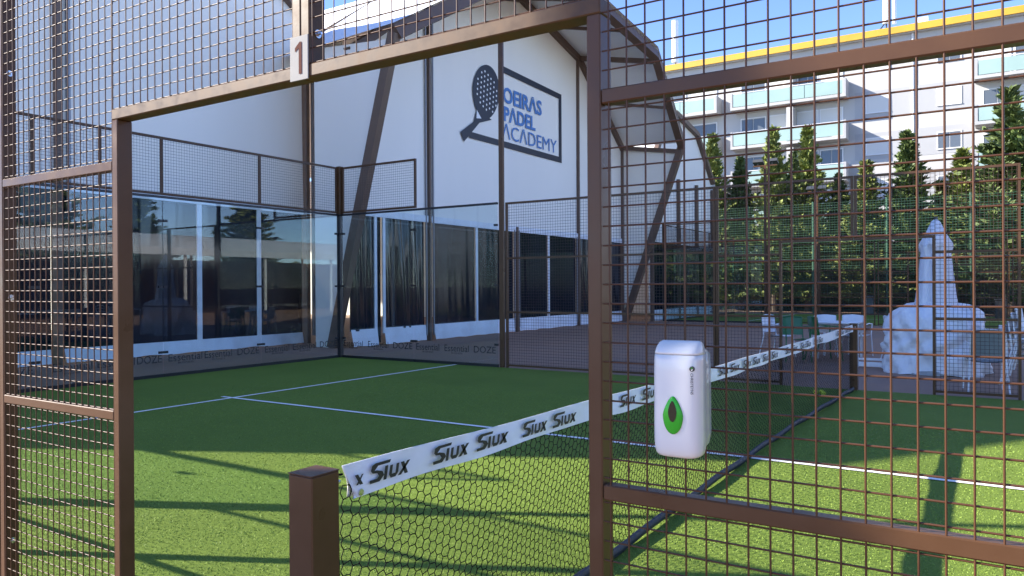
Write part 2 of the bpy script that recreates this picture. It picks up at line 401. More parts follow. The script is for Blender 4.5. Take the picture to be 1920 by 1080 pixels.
glass_panel('far side glass pane beside the tall light mast', -7.99, -6.0, 'x', 10, GS, [(E_, -7.93, -7.36, *zz), (E_, -7.23, -6.66, *zz), (D_, -6.54, -6.05, *zz)])

def top_mesh(label, a, b, axis, const, inner=(), group=None, z0=3.03, z1=4.0):
    loc = ((a+b)/2, const, z0) if axis == 'x' else (const, (a+b)/2, z0)
    t = thing('mesh_panel', label, 'fence', loc, group); w = .04
    def P(mb, p, q, zA, zB, d=.04):
        return mb.box(p, q, const+.0, const+d, zA, zB) if axis == 'x' else mb.box(const-d, const, p, q, zA, zB)
    P(MB(), a, b, z1-.04, z1).build('top_rail', 'brown', t); P(MB(), a, b, z0, z0+.04).build('bottom_rail', 'brown', t)
    for e in [a, b-w]+[i-w/2 for i in inner]: P(MB(), e, e+w, z0+.041, z1-.041).build('upright', 'brown', t)
    mb = MB(); pit = .05; r = .0022
    k = int((b-a)/pit)
    for i in range(1, k):
        c = a+i*pit
        if axis == 'x': mb.tube((c, const-.003, z0), (c, const-.003, z1), r, 4, cap=False)
        else: mb.tube((const+.003, c, z0), (const+.003, c, z1), r, 4, cap=False)
    for i in range(1, int((z1-z0)/pit)):
        z = z0+i*pit
        if axis == 'x': mb.tube((a, const-.007, z), (b, const-.007, z), r, 4, cap=False)
        else: mb.tube((const+.007, a, z), (const+.007, b, z), r, 4, cap=False)
    mb.build('wire_mesh', 'wire_far', t, smooth=True, kind='stuff')
    return t
top_mesh('brown mesh strip on top of the back glass wall', 1.97, 9.94, 'y', -10, (3.95, 4.93, 5.96, 7.95))
top_mesh('short brown mesh panel on top of the far side glass', -9.94, -7.93, 'x', 10)
def corner_post(label, x, y, h=4.02):
    t = thing('corner_post', label, 'post', (x, y, 0))
    MB().bbox(x-.055, x+.055, y-.055, y+.055, 3.02, h, .004).build('upper_post', 'brown', t)
    MB().bbox(x-.045, x+.045, y-.045, y+.045, 0, 3.0, .004).build('lower_post', 'black', t)
    MB().bbox(x-.075, x+.075, y-.075, y+.075, 3.0, 3.02, .002).build('plate', 'black', t)
    return t
corner_post('dark corner post where back glass meets far side glass', -10.0, 10.0)
corner_post('near left corner post of the court beyond the picture edge', -10.0, 0.0)

def mast(label, x, y, d, rail=True, h=6.0):
    t = thing('light_mast', label, 'light mast', (x, y, 0), 'court light masts')
    MB().bbox(x-.045, x+.045, y+.002, y+.062, 0, h, .004).build('pole', 'brown', t)
    MB().box(x-.45, x+.45, y+.02, y+.08, h, h+.05).build('crossbar', 'brown', t)
    for s in (-1, 1):
        l = MB(); c = Vector((x+s*.27, y+d*.12, h+.16))
        l.prism([c+Vector((-.19, -d*.14, .02)), c+Vector((-.19, d*.16, -.08)), c+Vector((-.19, d*.16, -.01)), c+Vector((-.19, -d*.1, .13))], (.38, 0, 0))
        f = l.build('floodlight', 'lampgrey', t)
        MB().poly([c+Vector((-.17, -d*.12, .008)), c+Vector((.17, -d*.12, .008)), c+Vector((.17, d*.14, -.078)), c+Vector((-.17, d*.14, -.078))]).build('lens', 'pane', f)
        MB().box(x+s*.27-.02, x+s*.27+.02, y+.03, y+.07, h+.05, h+.14).build('bracket', 'black', t)
    return t
mast('tall brown light mast rising beside the far side glass', -5.925, 10.0, -1)
nm = mast('near light mast beyond the left edge of the picture', -6.06, 0, 1)
MB().bbox(-6.19, -6.13, -.02, .06, 0, 3.0, .004).build('glass_channel', 'black', nm)
glass_panel('near side glass pane beside the near light mast, left of the picture', -8.0, -6.2, 'x', 0, 'glass panes of the near side wall')
glass_panel('near side glass pane at the near left corner of the court', -9.94, -8.01, 'x', 0, 'glass panes of the near side wall')
top_mesh('short mesh panel on top of the near side glass', -9.94, -7.93, 'x', 0)

# ================================================================ NET
def topz(y): return .885+.028*((y-5)/5)**2
net = thing('court_net', 'black tennis-style court net with white lettered tape', 'net', (0, 5, 0))
Y0, Y1 = .15, 9.85
def tape_fn(side):
    def f(u, v):
        y = Y0+(Y1-Y0)*u; slack = .008*math.sin(y*7.1)+.006*math.sin(y*17.3+1)
        h = .1+.006*math.sin(y*3.1+.5)+.003*math.sin(y*9)
        x = side*(.003+.007*v+.006*v*math.sin(y*6.3+side)+.004*math.sin(y*23+v*3)*v*(1-v)*3)
        yy = y+(.045*v if u == 0 else 0)
        return (x, yy, topz(y)+.008-v*h+.003*math.sin(y*4.4))
    return f
tp = MB().grid(tape_fn(1), 320, 6).grid(tape_fn(-1), 320, 6).build('tape', 'tape', net, smooth=True)
def siux(y0, y1, z0, z1):
    y0 += .01; y1 -= .015; wd = (y1-y0); x = .0195; h = z1-z0
    # big S then small capitals, slanted
    def q(*pts): return [(x, y0+(a+.22*b*h/wd)*wd, z0+b*h) for a, b in pts]
    mb = MB()
    mb.poly(q((-.06, 0), (.2, 0), (.3, .28), (.24, .5), (.08, .62), (.02, .62), (-.02, .5), (.1, .46), (.16, .3), (.12, .18), (-.08, .18)))
    mb.poly(q((-.02, .5), (.02, .62), (.1, .84), (.42, .84), (.44, 1.0), (.02, 1.0), (-.07, .9), (-.08, .64)))
    for a in (.3,): mb.poly(q((a, 0), (a+.085, 0), (a+.085, .72), (a, .72)))
    mb.poly(q((.44, .2), (.52, .2), (.52, .68), (.44, .68))); mb.poly(q((.44, .2), (.5, .0), (.64, .0), (.7, .2), (.52, .2), (.56, .14), (.52, .2)))
    mb.poly(q((.62, .2), (.7, .2), (.7, .68), (.62, .68)))
    mb.poly(q((.74, .68), (.84, .68), (1.0, 0), (.9, 0))); mb.poly(q((.93, .68), (1.02, .68), (.8, 0), (.7, 0)))
    for v in range(len(mb.v)): pass
    return mb.build('lettering', 'ink', tp)
pairs = [(.253, .454), (.579, .798), (.848, 1.074), (1.182, 1.393), (1.441, 1.671), (2.166, 2.376), (2.466, 2.712), (3.1, 3.32), (3.42, 3.64)]
pairs += [(c-.115, c+.115) for c in (3.978, 4.26, 4.59, 4.873, 5.18, 5.475, 6.003, 6.272, 6.656, 6.92, 7.299, 7.563, 8.7, 8.98, 9.3, 9.56)]
for a, b in pairs: siux(a, b, topz(a)-.067, topz(a)-.005)
MB().poly([(.0195, .185, .886), (.0195, .2, .886), (.0195, .222, .852), (.0195, .207, .852)]).poly([(.0197, .216, .884), (.0197, .224, .884), (.0197, .2, .853), (.0197, .19, .853)]).build('lettering', 'ink', tp)
MB().tube((.016, .215, .826), (.0185, .215, .826), .011, 16).build('grommet', 'steel', tp)
# hexagonal knotted mesh
mb = MB(); pw = .0405; ph = .04; zb = .05
def bulge(y, z):
    s = max(0, min(1, z/.8)); k = .5+.5*math.sin(y*1.1+.6)
    e = math.sin(math.pi*min(1, max(0, (y-.15)/9.7)))
    return -.11*e*(.6+.4*k)*(math.sin(math.pi*(1-s)**1.5)) - .07*e*(1-s)
ny = int((Y1-Y0)/pw); nk = 40; cols = []      # kinked upright cords tied by short staggered cross cords
for c in range(ny+1):
    cc = []
    for k in range(nk+1):
        y = Y0+c*pw+(.0055 if (k-c) % 2 == 0 else -.0055)+.002*math.sin(c*1.7+k*.9); z = zb+(topz(y)-.055-zb)*k/nk+.0025*math.sin(c*2.9+k*1.3)
        z = max(.012, z); cc.append(Vector((bulge(y, z)-.002, y, z)))
    cols.append(cc)
for c in range(ny+1):
    for k in range(nk): mb.tube(cols[c][k], cols[c][k+1], .0021, 3, cap=False)
    if c < ny:
        for k in range(c % 2, nk+1, 2): mb.tube(cols[c][k], cols[c+1][k], .0021, 3, cap=False)
mb.build('net_mesh', 'cord', net, smooth=True, kind='stuff')
bb = MB()
def band_fn(u, v):
    y = Y0+(Y1-Y0)*u; a = v*2*math.pi
    return (bulge(y, .03)+.012+.014*math.cos(a), y, .034+.03*math.sin(a)+.006*math.sin(y*5))
bb.grid(band_fn, 160, 8).build('bottom_band', 'band', net, smooth=True)
ed = MB()
for k in range(60):
    a, b = Y0+.0, Y0+.0
ed.path([(0, .112, .9), (0, .13, .87), (0, .135, .5), (0, .13, .06)], .003, 5); ed.path([(0, 9.9, .9), (0, 9.88, .5), (0, 9.9, .06)], .003, 5)
ed.path([(0, .09, .9), (0, .15, .895)], .004, 6); ed.path([(0, 9.85, .9), (0, 9.93, .9)], .004, 6)
ed.build('edge_cord', 'cord', net)
def net_post(label, x, y, h, m='brown'):
    t = thing('net_post', label, 'post', (x, y, 0), 'net posts')
    MB().bbox(x-.05, x+.05, y-.055, y+.055, 0, h-.004, .004).build('post', m, t)
    MB().bbox(x-.051, x+.051, y-.056, y+.056, h-.004, h, .0015).build('cap', m, t)
    MB().tube((x+.03, y+(.055 if y < 5 else -.055), h-.045), (x+.03, y+(.075 if y < 5 else -.075), h-.045), .006, 8).build('hook', 'steel', t)
    return t
net_post('brown square net post in the near doorway', 0, .035, .93)
net_post('far net post at the end of the net tape', 0, 9.98, .93)
for i, (x, y) in enumerate(((-.1, 9.3), (-.16, 9.22), (-.05, 9.16))):
    mb = MB(); c = Vector((x-.2, y, .033)); rings = []
    for k in range(1, 8):
        a = math.pi*k/8; rings.append([c+Vector((.033*math.sin(a)*math.cos(b*math.pi/6), .033*math.sin(a)*math.sin(b*math.pi/6), -.033*math.cos(a))) for b in range(12)])
    tag(mb.loft(rings).build('ball', 'ball', None, True), ['yellow ball nearest the far net post', 'yellow ball lying furthest from the net, at its far end', 'yellow ball nearest the camera of the three behind the net'][i], 'ball', 'yellow balls behind the net')

# ================================================================ NUMBER PLAQUE AND DISPENSER ON THE NEAR FENCE
pq = thing('number_plaque', 'white plaque with number 1 on the post above the doorway', 'sign', (-.008, -.005, 2.1))
MB().bbox(-.047, .0295, -.006, -.0015, 2.085, 2.215, .001).build('plate', 'plaque', pq)
MB().poly([(-.0075, -.0075, 2.103), (.0045, -.0075, 2.103), (.0045, -.0075, 2.197), (-.004, -.0075, 2.197), (-.0235, -.0075, 2.181), (-.0235, -.0075, 2.169), (-.0075, -.0075, 2.18)]).build('digit', 'redink', pq)

dsp = thing('soap_dispenser', 'white wall soap dispenser with green drop button hung on the mesh', 'dispenser', (1.165, 0, 1.12))
def dring(z, w0, w1, d, yb=-.004):
    pts = []; cx = (w0+w1)/2; hw = (w1-w0)/2
    for i in range(25):
        a = math.pi*i/24; c, s = math.cos(a), math.sin(a)
        ex = 2/4.2; px = cx-hw*(abs(c)**ex)*(1 if c > 0 else -1); py = yb-d*(abs(s)**ex)
        pts.append((px, py, z))
    return pts
prof = [(1.128, .5, .55), (1.1285, .72, .72), (1.131, .86, .83), (1.136, .94, .9), (1.146, .985, .955), (1.165, 1, .985), (1.2, 1, 1), (1.25, 1, 1), (1.3, 1, .99), (1.325, .995, .975), (1.336, .985, .93)]
X0, X1, DD = 1.122, 1.222, .092
mk = lambda z, k, d: dring(z, (X0+X1)/2-(X1-X0)/2*k, (X0+X1)/2+(X1-X0)/2*k, (DD-.042)*d, -.046)
MB().loft([mk(*q) for q in prof]).build('body', 'plastic', dsp, True)
MB().loft([mk(z, k, d) for z, k, d in ((1.337, .985, .93), (1.342, .975, .9), (1.352, .94, .72), (1.359, .88, .5), (1.363, .78, .3))]).build('lid', 'plastic', dsp, True)
MB().loft([dring(z, X0+.006+e, X1-.003-e, .045, -.004) for z, e in ((1.14, .012), (1.15, .004), (1.17, 0), (1.3, 0), (1.335, .002), (1.345, .012))]).build('side_cover', 'plastic_clear', dsp, True)
def drop(cx, cz, w, h, y, n=28):
    pts = []
    for i in range(n):
        a = 2*math.pi*i/n; s = math.sin(a); c = math.cos(a)
        k = 1-.42*max(0, c)**1.2; pts.append((cx+w/2*s*k, y, cz+h/2*c))
    return pts
yf = -.004-DD
o = (1.171, 1.216)
b0 = MB().loft([drop(o[0], o[1], .0415, .076, yf+.002), drop(o[0], o[1], .0415, .076, yf-.0022), drop(o[0], o[1], .036, .069, yf-.0042)]).build('button', 'green_btn', dsp, True)
MB().loft([drop(o[0], o[1]+.008, .0175, .042, yf-.0038), drop(o[0], o[1]+.008, .0175, .042, yf-.0052)]).build('lens', 'green_dark', b0)  # near-black drop for the dark hole in the button
text('lettering', 'CHRISTEYNS', 'ink', dsp, (1.2075, yf-.0006, 1.302), (0, 0, -1), (1, 0, 0), .042, .0058, bold=.012)
MB().tube((1.2105, yf-.001, 1.3105), (1.2105, yf+.003, 1.3105), .0052, 20).build('emblem', 'ink', dsp)
MB().poly([(1.2085, yf-.0014, 1.3125), (1.212, yf-.0014, 1.3135), (1.211, yf-.0014, 1.3105)]).build('emblem', 'green_btn', dsp)
MB().poly([(1.2085, yf-.0014, 1.3085), (1.2125, yf-.0014, 1.3105), (1.2112, yf-.0014, 1.3072)]).build('emblem', 'white', dsp)

# ================================================================ MARQUEES
def wavy(y0, y1, z0, z1, x, amp, m, name, parent, ph=0, nu=24, nv=6):
    def f(u, v):
        y = y0+(y1-y0)*u; z = z0+(z1-z0)*v; e = min(1, u*6, (1-u)*6)
        return (x+amp*e*(math.sin(y*9+ph+.7*math.sin(z*1.1))+.6*math.sin(y*21+z*.8+ph))*(.5+.5*(1-v)), y, z)
    return MB().grid(f, nu, nv).build(name, m, parent, True)
def skirt(y0, y1, x, zt, parent, ph=0):
    def f(u, v):
        y = y0+(y1-y0)*u; return (x+.03+.05*v+.03*v*math.sin(y*5+ph)+.015*math.sin(y*13+ph)*v, y, zt-(zt-.02-.01*math.sin(y*2.3+ph)**2-.006*math.sin(y*7+ph))*v)
    return MB().grid(f, max(4, int((y1-y0)*8)), 3).build('skirt', 'skirt', parent, True)

# --- left marquee (gable at X = -13.75)
t1 = thing('marquee', 'left white marquee with brown posts and dark windows behind the back glass', 'marquee', (-13.75, 5.3, 0), 'white marquees')
GX = -13.75; L, Rr, EV, PK = -1.95, 12.55, 8.55, 13.0; MID = (L+Rr)/2
def wallz(y): return EV+(PK-EV)*(1-abs(y-MID)/(Rr-MID))
post_y = [-1.9, 2.1, 6.14, 12.45]
for a, b in ((L, 2.05), (2.15, 6.08), (6.2, MID+2.0), (MID+2.0, 12.34)):
    ys = [a+(b-a)*i/8 for i in range(9)]
    def f(u, v, a=a, b=b):
        y = a+(b-a)*u; z0 = 3.44; return (GX+.05*math.sin(y*2.2+.4*math.sin(y*5))*(1-v)**2, y, z0+(wallz(y)-.1-z0)*v)
    MB().grid(f, 14, 10).build('wall_fabric', 'fabric', t1, True)
for y in post_y: MB().bbox(GX-.1, GX+.12, y-.065, y+.065, 0, wallz(y)-.15, .01).build('post', 'tentsteel', t1)
MB().box(GX+.04, GX+.12, 6.3, 6.36, 3.0, 9).build('lacing_rail', 'greysteel', t1)
MB().box(GX+.04, GX+.12, 12.62, 12.68, .2, 8.2).build('lacing_rail', 'greysteel', t1)
for a, b in ((L, MID), (MID, Rr)):
    MB().beam((GX+.05, a, wallz(a)), (GX+.05, b, wallz(b)), .3, .32, (1, 0, 0)).build('gable_beam', 'tentsteel', t1)
for i, (a, b) in enumerate(((-1.8, 2.0), (2.2, 4.1), (4.18, 6.02), (6.26, 7.36), (7.46, 9.2), (9.33, 10.9), (10.96, 12.32))):
    wavy(a, b, .27, 3.44, GX, .003, 'vinyl', 'window', t1, i*1.3)
for y in (4.14, 7.41, 9.265, 10.93): MB().bbox(GX-.01, GX+.03, y-.06, y+.06, .2, 3.5, .005).build('window_strip', 'skirt', t1)
MB().box(GX+.01, GX+.05, -1.8, 12.34, 3.4, 3.52).build('window_hem', 'skirt', t1)
skirt(-1.8, 6.0, GX, .3, t1); skirt(6.25, 12.3, GX, .3, t1, 2)
MB().poly([(GX-.02, L, EV), (GX-.02, MID, PK), (-42, MID, PK), (-42, L, EV)]).poly([(GX-.02, MID, PK), (GX-.02, Rr, EV), (-42, Rr, EV), (-42, MID, PK)]).build('roof', 'fabric_roof', t1)
MB().poly([(GX-.05, L, 0), (GX-.05, L, EV), (-42, L, EV), (-42, L, 0)]).build('side_wall', 'fabric', t1)
MB().poly([(GX-.05, Rr+.03, 0), (GX-.05, Rr+.03, EV), (-42, Rr+.03, EV), (-42, Rr+.03, 0)]).build('side_wall', 'fabric', t1)

# --- logo marquee (end wall X = -11.5, canopy leaning out over it)
t2 = thing('marquee', 'white marquee with padel academy logo and leaning brown canopy legs', 'marquee', (-11.5, 19.6, 0), 'white marquees')
WX = -11.5
WP = [(11.75, 7.3), (15.5, 10.07), (19.6, 11.05), (23.7, 10.07), (27.5, 7.3)]
FP = [(-9.95, 11.7, 7.3), (-9.6, 15.5, 9.6), (-9.1, 19.6, 10.6), (-8.22, 23.7, 9.5), (-8.93, 27.6, 7.0)]
FP[3] = (-8.45, 23.7, 9.55)
def wp(y):
    for (a, za), (b, zb) in zip(WP[:-1], WP[1:]):
        if a <= y <= b: return za+(zb-za)*(y-a)/(b-a)
    return 7.3
posts2 = [14.8, 19.28, 23.58, 27.5]
edges = [11.75, 14.76, 19.24, 23.54, 27.46]
for a, b in zip(edges[:-1], edges[1:]):
    def f(u, v, a=a, b=b):
        y = a+(b-a)*u; zl = 3.36-.004*(y-11); return (WX+.012*math.sin(y*1.7+2)*(1-v), y, zl+(wp(y)-.05-zl)*v)
    MB().grid(f, 24, 8).build('wall_fabric', 'fabric', t2, True)
    MB().box(WX+.015, WX+.05, a, b, 3.24, 3.42).build('valance', 'skirt', t2)
for y in posts2: MB().bbox(WX-.05, WX+.1, y-.04, y+.04, 0, (3.4 if 19 < y < 20 else wp(y)-.08), .006).build('post', 'tentsteel', t2)
for y in (14.66, 14.97, 19.15, 19.42, 23.45): MB().box(WX+.03, WX+.07, y-.02, y+.02, .15, (wp(y)-.2 if y < 15 else 3.3)).build('lacing_rail', 'greysteel', t2)
for (a, za), (b, zb) in zip(WP[:-1], WP[1:]): MB().beam((WX+.04, a, za-.16), (WX+.04, b, zb-.16), .2, .22, (1, 0, 0)).build('wall_beam', 'tentsteel', t2)
for p, q in zip(FP[:-1], FP[1:]): MB().beam(p, q, .26, .34, (1, 0, .3)).build('canopy_beam', 'tentsteel', t2)
MB().beam((-11.98, 11.7, 0), FP[0], .2, .24, (0, 1, 0)).build('canopy_leg', 'tentsteel', t2)
MB().beam((-11.4, 27.6, 0), FP[4], .26, .24, (0, 1, 0)).build('canopy_leg', 'tentsteel', t2)
for (y, z), f in zip(WP[1:], FP[1:]): MB().beam((WX+.1, y, z-.12), (f[0], f[1], f[2]-.2), .16, .16, (0, 1, 0)).build('purlin', 'tentsteel', t2)
for (a, b) in ((1, 2), (2, 3), (3, 4)):
    pa = (Vector((WX, *WP[a]))+Vector((WX, *WP[b])))/2; pb = (Vector(FP[a])+Vector(FP[b]))/2
    MB().beam(pa, pb-Vector((0, 0, .15)), .1, .1, (0, 1, 0)).build('purlin', 'tentsteel', t2)
rf = MB()
for k in range(4):
    (a, za), (b, zb) = WP[k], WP[k+1]; o1 = Vector((.12, 0, .3))
    A, B = Vector(FP[k])+o1, Vector(FP[k+1])+o1
    Cw, Dw = Vector((-13.6, b, zb+.16)), Vector((-13.6, a, za+.16))
    if k == 0: A += Vector((0, -.15, -.12)); Dw += Vector((0, -.15, -.12))
    if k == 3: B += Vector((0, .15, -.12)); Cw += Vector((0, .15, -.12))
    def f(u, v, A=A, B=B, C=Cw, D=Dw): return (A+(B-A)*u)*(1-v)+(D+(C-D)*u)*v-Vector((0, 0, .05*math.sin(math.pi*u)*math.sin(math.pi*v)))
    rf.grid(f, 8, 5)
    a2, za2 = (12.75, 8.1) if k == 0 else (a, za)
    rf.poly([(-13.6, a2, za2+.16), (-13.6, b, zb+.16), (-42, b, zb+.16), (-42, a2, za2+.16)])
rf.build('roof', 'fabric_roof', t2, True)
MB().poly([(-11.9, 11.72, 0), (-10.02, 11.72, 7.2), (-12.6, 11.72, 7.4), (-12.6, 11.72, 0)]).build('cheek', 'fabric', t2)
MB().poly([(-12.6, 11.72, 0), (-12.6, 11.72, 7.3), (-12.6, 12.7, 8.1), (-12.6, 12.7, 0)]).build('cheek', 'fabric', t2)
MB().poly([(-11.35, 27.62, 0), (-8.98, 27.62, 6.9), (-12.6, 27.62, 7.3), (-12.6, 27.62, 0)]).build('cheek', 'fabric', t2)
MB().poly([(-12.6, 27.62, 0), (-12.6, 27.62, 7.3), (-42, 27.62, 7.3), (-42, 27.62, 0)]).build('side_wall', 'fabric', t2)
for i, (a, b, am) in enumerate(((11.8, 12.62, .05), (13.05, 14.62, .06), (15.0, 17.0, .003), (17.15, 19.13, .003), (19.45, 21.33, .003), (21.46, 23.43, .003), (23.7, 24.6, .05), (24.65, 27.4, .02))):
    wavy(a, b, .4, 3.34, WX-.01, am, 'vinyl', 'window', t2, i*2.1, 40, 10)
for y in (12.68, 12.99, 17.075, 21.395, 24.62): MB().bbox(WX+.0, WX+.035, y-.05, y+.05, .3, 3.36, .006).build('window_strip', 'skirt', t2)
MB().box(WX-.3, WX-.2, 12.6, 13.1, .05, 3.4).build('opening_shade', 'interior', t2)  # dark sheet put in for the shade inside the open gap
for a, b in ((11.8, 12.72), (12.98, 14.65), (14.98, 19.15), (19.4, 23.45), (23.7, 27.4)): skirt(a, b, WX, .44, t2, a)
# logo
lg = MB(); X = WX+.028
def L2(pts): return [(X, y, z) for y, z in pts]
lg.poly(L2([(18.33, 8.45), (22.36, 8.33), (22.36, 8.14), (18.42, 8.24)])); lg.poly(L2([(22.17, 8.14), (22.36, 8.14), (22.36, 5.88), (22.17, 5.88)]))
lg.poly(L2([(16.62, 6.07), (22.17, 6.08), (22.17, 5.88), (16.72, 5.88)]))
lg.build('logo_frame', 'navy', t2)
rk = []
hc = (17.62, 7.42)
for i in range(40):
    a = 2*math.pi*i/40; k = 1.0-.1*max(0, -math.cos(a)); rk.append((hc[0]+.72*k*math.sin(a)-.16*math.cos(a)*-.2+.1*math.cos(a), hc[1]+.85*math.cos(a)))
MB().poly([(X, y, z) for y, z in reversed(rk)]).build('logo_racket', 'navy', t2)
MB().poly([(X+.004, 17.12, 6.85), (X+.004, 16.95, 6.4), (X+.004, 16.28, 5.98), (X+.004, 16.45, 5.72), (X+.004, 17.25, 6.42), (X+.004, 17.9, 6.62)]).build('logo_racket_handle', 'navy', t2)
MB().poly([(X+.008, 17.1, 6.78), (X+.008, 17.08, 6.52), (X+.008, 17.34, 6.56)]).build('logo_racket_throat', 'white', t2)
dots = MB()
for i in range(-3, 4):
    for j in range(-4, 4):
        y = hc[0]+i*.17+.05+.05*j*.3; z = hc[1]+.08+j*.155+.07*(i % 2)
        if ((y-hc[0]-.03)/.6)**2+((z-hc[1])/.68)**2 < .95:
            dots.poly([(X+.006, y+.035*math.cos(t*math.pi/5), z+.035*math.sin(t*math.pi/5)) for t in range(10)])
dots.build('logo_racket_holes', 'white', t2, kind='stuff')
for s, a, b, z0, z1 in (('OEIR\u039bS', 18.6, 21.0, 7.22, 7.82), ('P\u039bDEL', 18.62, 20.5, 6.68, 7.22-.06), ('\u039bC\u039bDEMY', 18.62, 22.03, 6.24-.02, 6.62)):
    pass
text('logo_lettering', 'OEIR\u039bS', 'blue', t2, (X, 18.55, 7.3), (0, 1, 0), (0, 0, 1), 2.42, .54, bold=.03)
text('logo_lettering', 'P\u039bDEL', 'blue', t2, (X, 18.6, 6.72), (0, 1, 0), (0, 0, 1), 1.95, .5, bold=.03)
text('logo_lettering', '\u039bC\u039bDEMY', 'blue', t2, (X, 18.5, 6.17), (0, 1, 0), (0, 0, 1), 3.5, .48, bold=0)

# --- third marquee
t3 = thing('marquee', 'further white marquee partly hidden behind the right canopy leg', 'marquee', (-10.4, 32, 0), 'white marquees')
P3 = [(27.75, 6.2), (29.3, 8.4), (30.6, 9.1), (33.5, 8.6), (35.8, 6.55)]
w3 = MB()
for (a, za), (b, zb) in zip(P3[:-1], P3[1:]): w3.poly([(-10.4, a, .4), (-10.4, b, .4), (-10.4, b, zb), (-10.4, a, za)])
w3.build('wall_fabric', 'fabric', t3)
r3 = MB()
for (a, za), (b, zb) in zip(P3[:-1], P3[1:]): r3.poly([(-10.2, a, za+.05), (-10.2, b, zb+.05), (-30, b, zb+.05), (-30, a, za+.05)])
r3.poly([(-10.2, 35.8, 0), (-10.2, 35.8, 6.55), (-30, 35.8, 6.55), (-30, 35.8, 0)])
r3.build('roof', 'fabric_roof', t3)
for (a, za), (b, zb) in zip(P3[:-1], P3[1:]): MB().beam((-10.3, a, za), (-10.3, b, zb), .2, .2, (1, 0, 0)).build('gable_beam', 'tentsteel', t3)
for y in (27.9, 31.0, 33.4, 35.7): MB().bbox(-10.38, -10.25, y-.07, y+.07, 0, 6.2, .006).build('post', 'tentsteel', t3)
for i, (a, b) in enumerate(((28.0, 30.9), (31.1, 33.3), (33.5, 35.6))):
    wavy(a, b, .45, 3.3, -10.36, .01, 'vinyl', 'window', t3, i); skirt(a, b, -10.35, .46, t3, i)

# ================================================================ SECOND COURT (beyond the deck)
G2 = 'fence panels of the second court'; DY = 18.4
for src, lab, dx in ((fdl, 'second court fence panel with door opening, left of its entrance', 0), (fdr, 'second court fence panel with door opening, right of its entrance', 0)):
    dup(src, (dx, DY, 0), lab, G2)
p2 = plain_panel('second court fence panel beside its light mast', -5.83, -3.94, 10+DY, group=G2)
dup(p2, (1.9, 0, 0), 'second court fence panel left of its doorway', G2)
dup(p2, (7.9, 0, 0), 'second court fence panel right of its doorway behind the parasol', G2)
glass_panel('second court side glass pane next to its corner', -9.94, -8.0, 'x', 10+DY, 'second court glass')
glass_panel('second court side glass pane next to its light mast', -7.99, -6.0, 'x', 10+DY, 'second court glass')
for k in range(5):
    glass_panel(['first', 'second', 'third', 'fourth', 'last'][k]+' pane of the second court back glass from its near corner', 28.46+k*1.97, 28.46+k*1.97+1.96, 'y', -10, 'second court back glass')
top_mesh('mesh strip on top of the second court back glass', 28.46, 38.3, 'y', -10, (30.4, 32.4, 34.3, 36.3))
top_mesh('short mesh panel on top of the second court side glass', -9.94, -7.93, 'x', 10+DY)
corner_post('corner post of the second court in front of the further marquee', -10, 28.4)
mast('light mast on the near side of the second court with two dark floodlights', -5.89, 28.4, 1, h=6.05)
mast('light mast on the far side of the second court in front of the conifers', -5.9, 38.4, -1, h=6.1)
for k in range(6):
    q = plain_panel(['first', 'second', 'third', 'fourth', 'fifth', 'sixth'][k]+' panel from the left of the far fence of the second court', -5.83+k*1.97, -3.88+k*1.97, 38.4, group='far fence of the second court') if k == 0 else dup(q0, (k*1.97, 0, 0), ['first', 'second', 'third', 'fourth', 'fifth', 'sixth'][k]+' panel from the left of the far fence of the second court')
    if k == 0: q0 = q
# green ball stop net behind it
gn = thing('ball_stop_net', 'tall green wire ball stop net in front of the conifers', 'fence', (-5, 39.4, 0))
mb = MB()
for i in range(0, 141): x = -13+i*.125; mb.tube((x, 39.4, 0), (x, 39.4, 5.6), .006, 3, cap=False)
for i in range(0, 46): z = .1+i*.122; mb.tube((-13, 39.4, z), (4.5, 39.4, z), .006, 3, cap=False)
mb.build('net_mesh', 'greenwire', gn, kind='stuff')
for x in (-13, -9.6, -6.3, -2.9, .6, 4.0): MB().tube((x, 39.45, 0), (x, 39.45, 5.7), .05, 8).build('post', 'greenwire', gn)

# ================================================================ TREES
def conifer_mesh(seed, H, R, dens=1.0):
    rnd = random.Random(seed); mb = MB()
    nb = int(400*dens)
    for b in range(nb):
        t = (b+rnd.random())/nb; h = .05*H+t*.95*H
        prof = R*(1-t)**.85*(.5+.75*rnd.random())+.1
        if rnd.random() < .16: prof *= 1.4
        az = rnd.random()*6.283; el = math.radians(rnd.uniform(12, 48)+t*22)
        d = Vector((math.cos(az)*math.cos(el), math.sin(az)*math.cos(el), math.sin(el)))
        base = Vector((0, 0, h)); side = d.cross(Vector((0, 0, 1))).normalized(); upv = side.cross(d)
        n = max(10, int(46*prof/R*dens))
        for k in range(n):
            s = .22+.78*(k+rnd.random())/n; pos = base+d*prof*s-Vector((0, 0, .12*prof*s*s))
            sg = 1 if k % 2 else -1; a = rnd.uniform(.4, 1.1)
            l = d*math.cos(a)+side*sg*math.sin(a)*rnd.uniform(.4, 1)+upv*rnd.uniform(-.5, .7); l.normalize()
            ln = (.1+.17*rnd.random())*(1.1-.55*s)*min(1.5, .55+R*.55); wd = ln*rnd.uniform(.22, .36)
            nn = l.orthogonal().normalized(); nn = (nn*math.cos(rnd.random()*6.28)+l.cross(nn)*math.sin(rnd.random()*6.28))
            mb.poly([pos-nn*wd*.5, pos+l*ln*.5-nn*wd, pos+l*ln*1.15, pos+l*ln*.5+nn*wd, pos+nn*wd*.5])
    return mb
tr_cache = {}
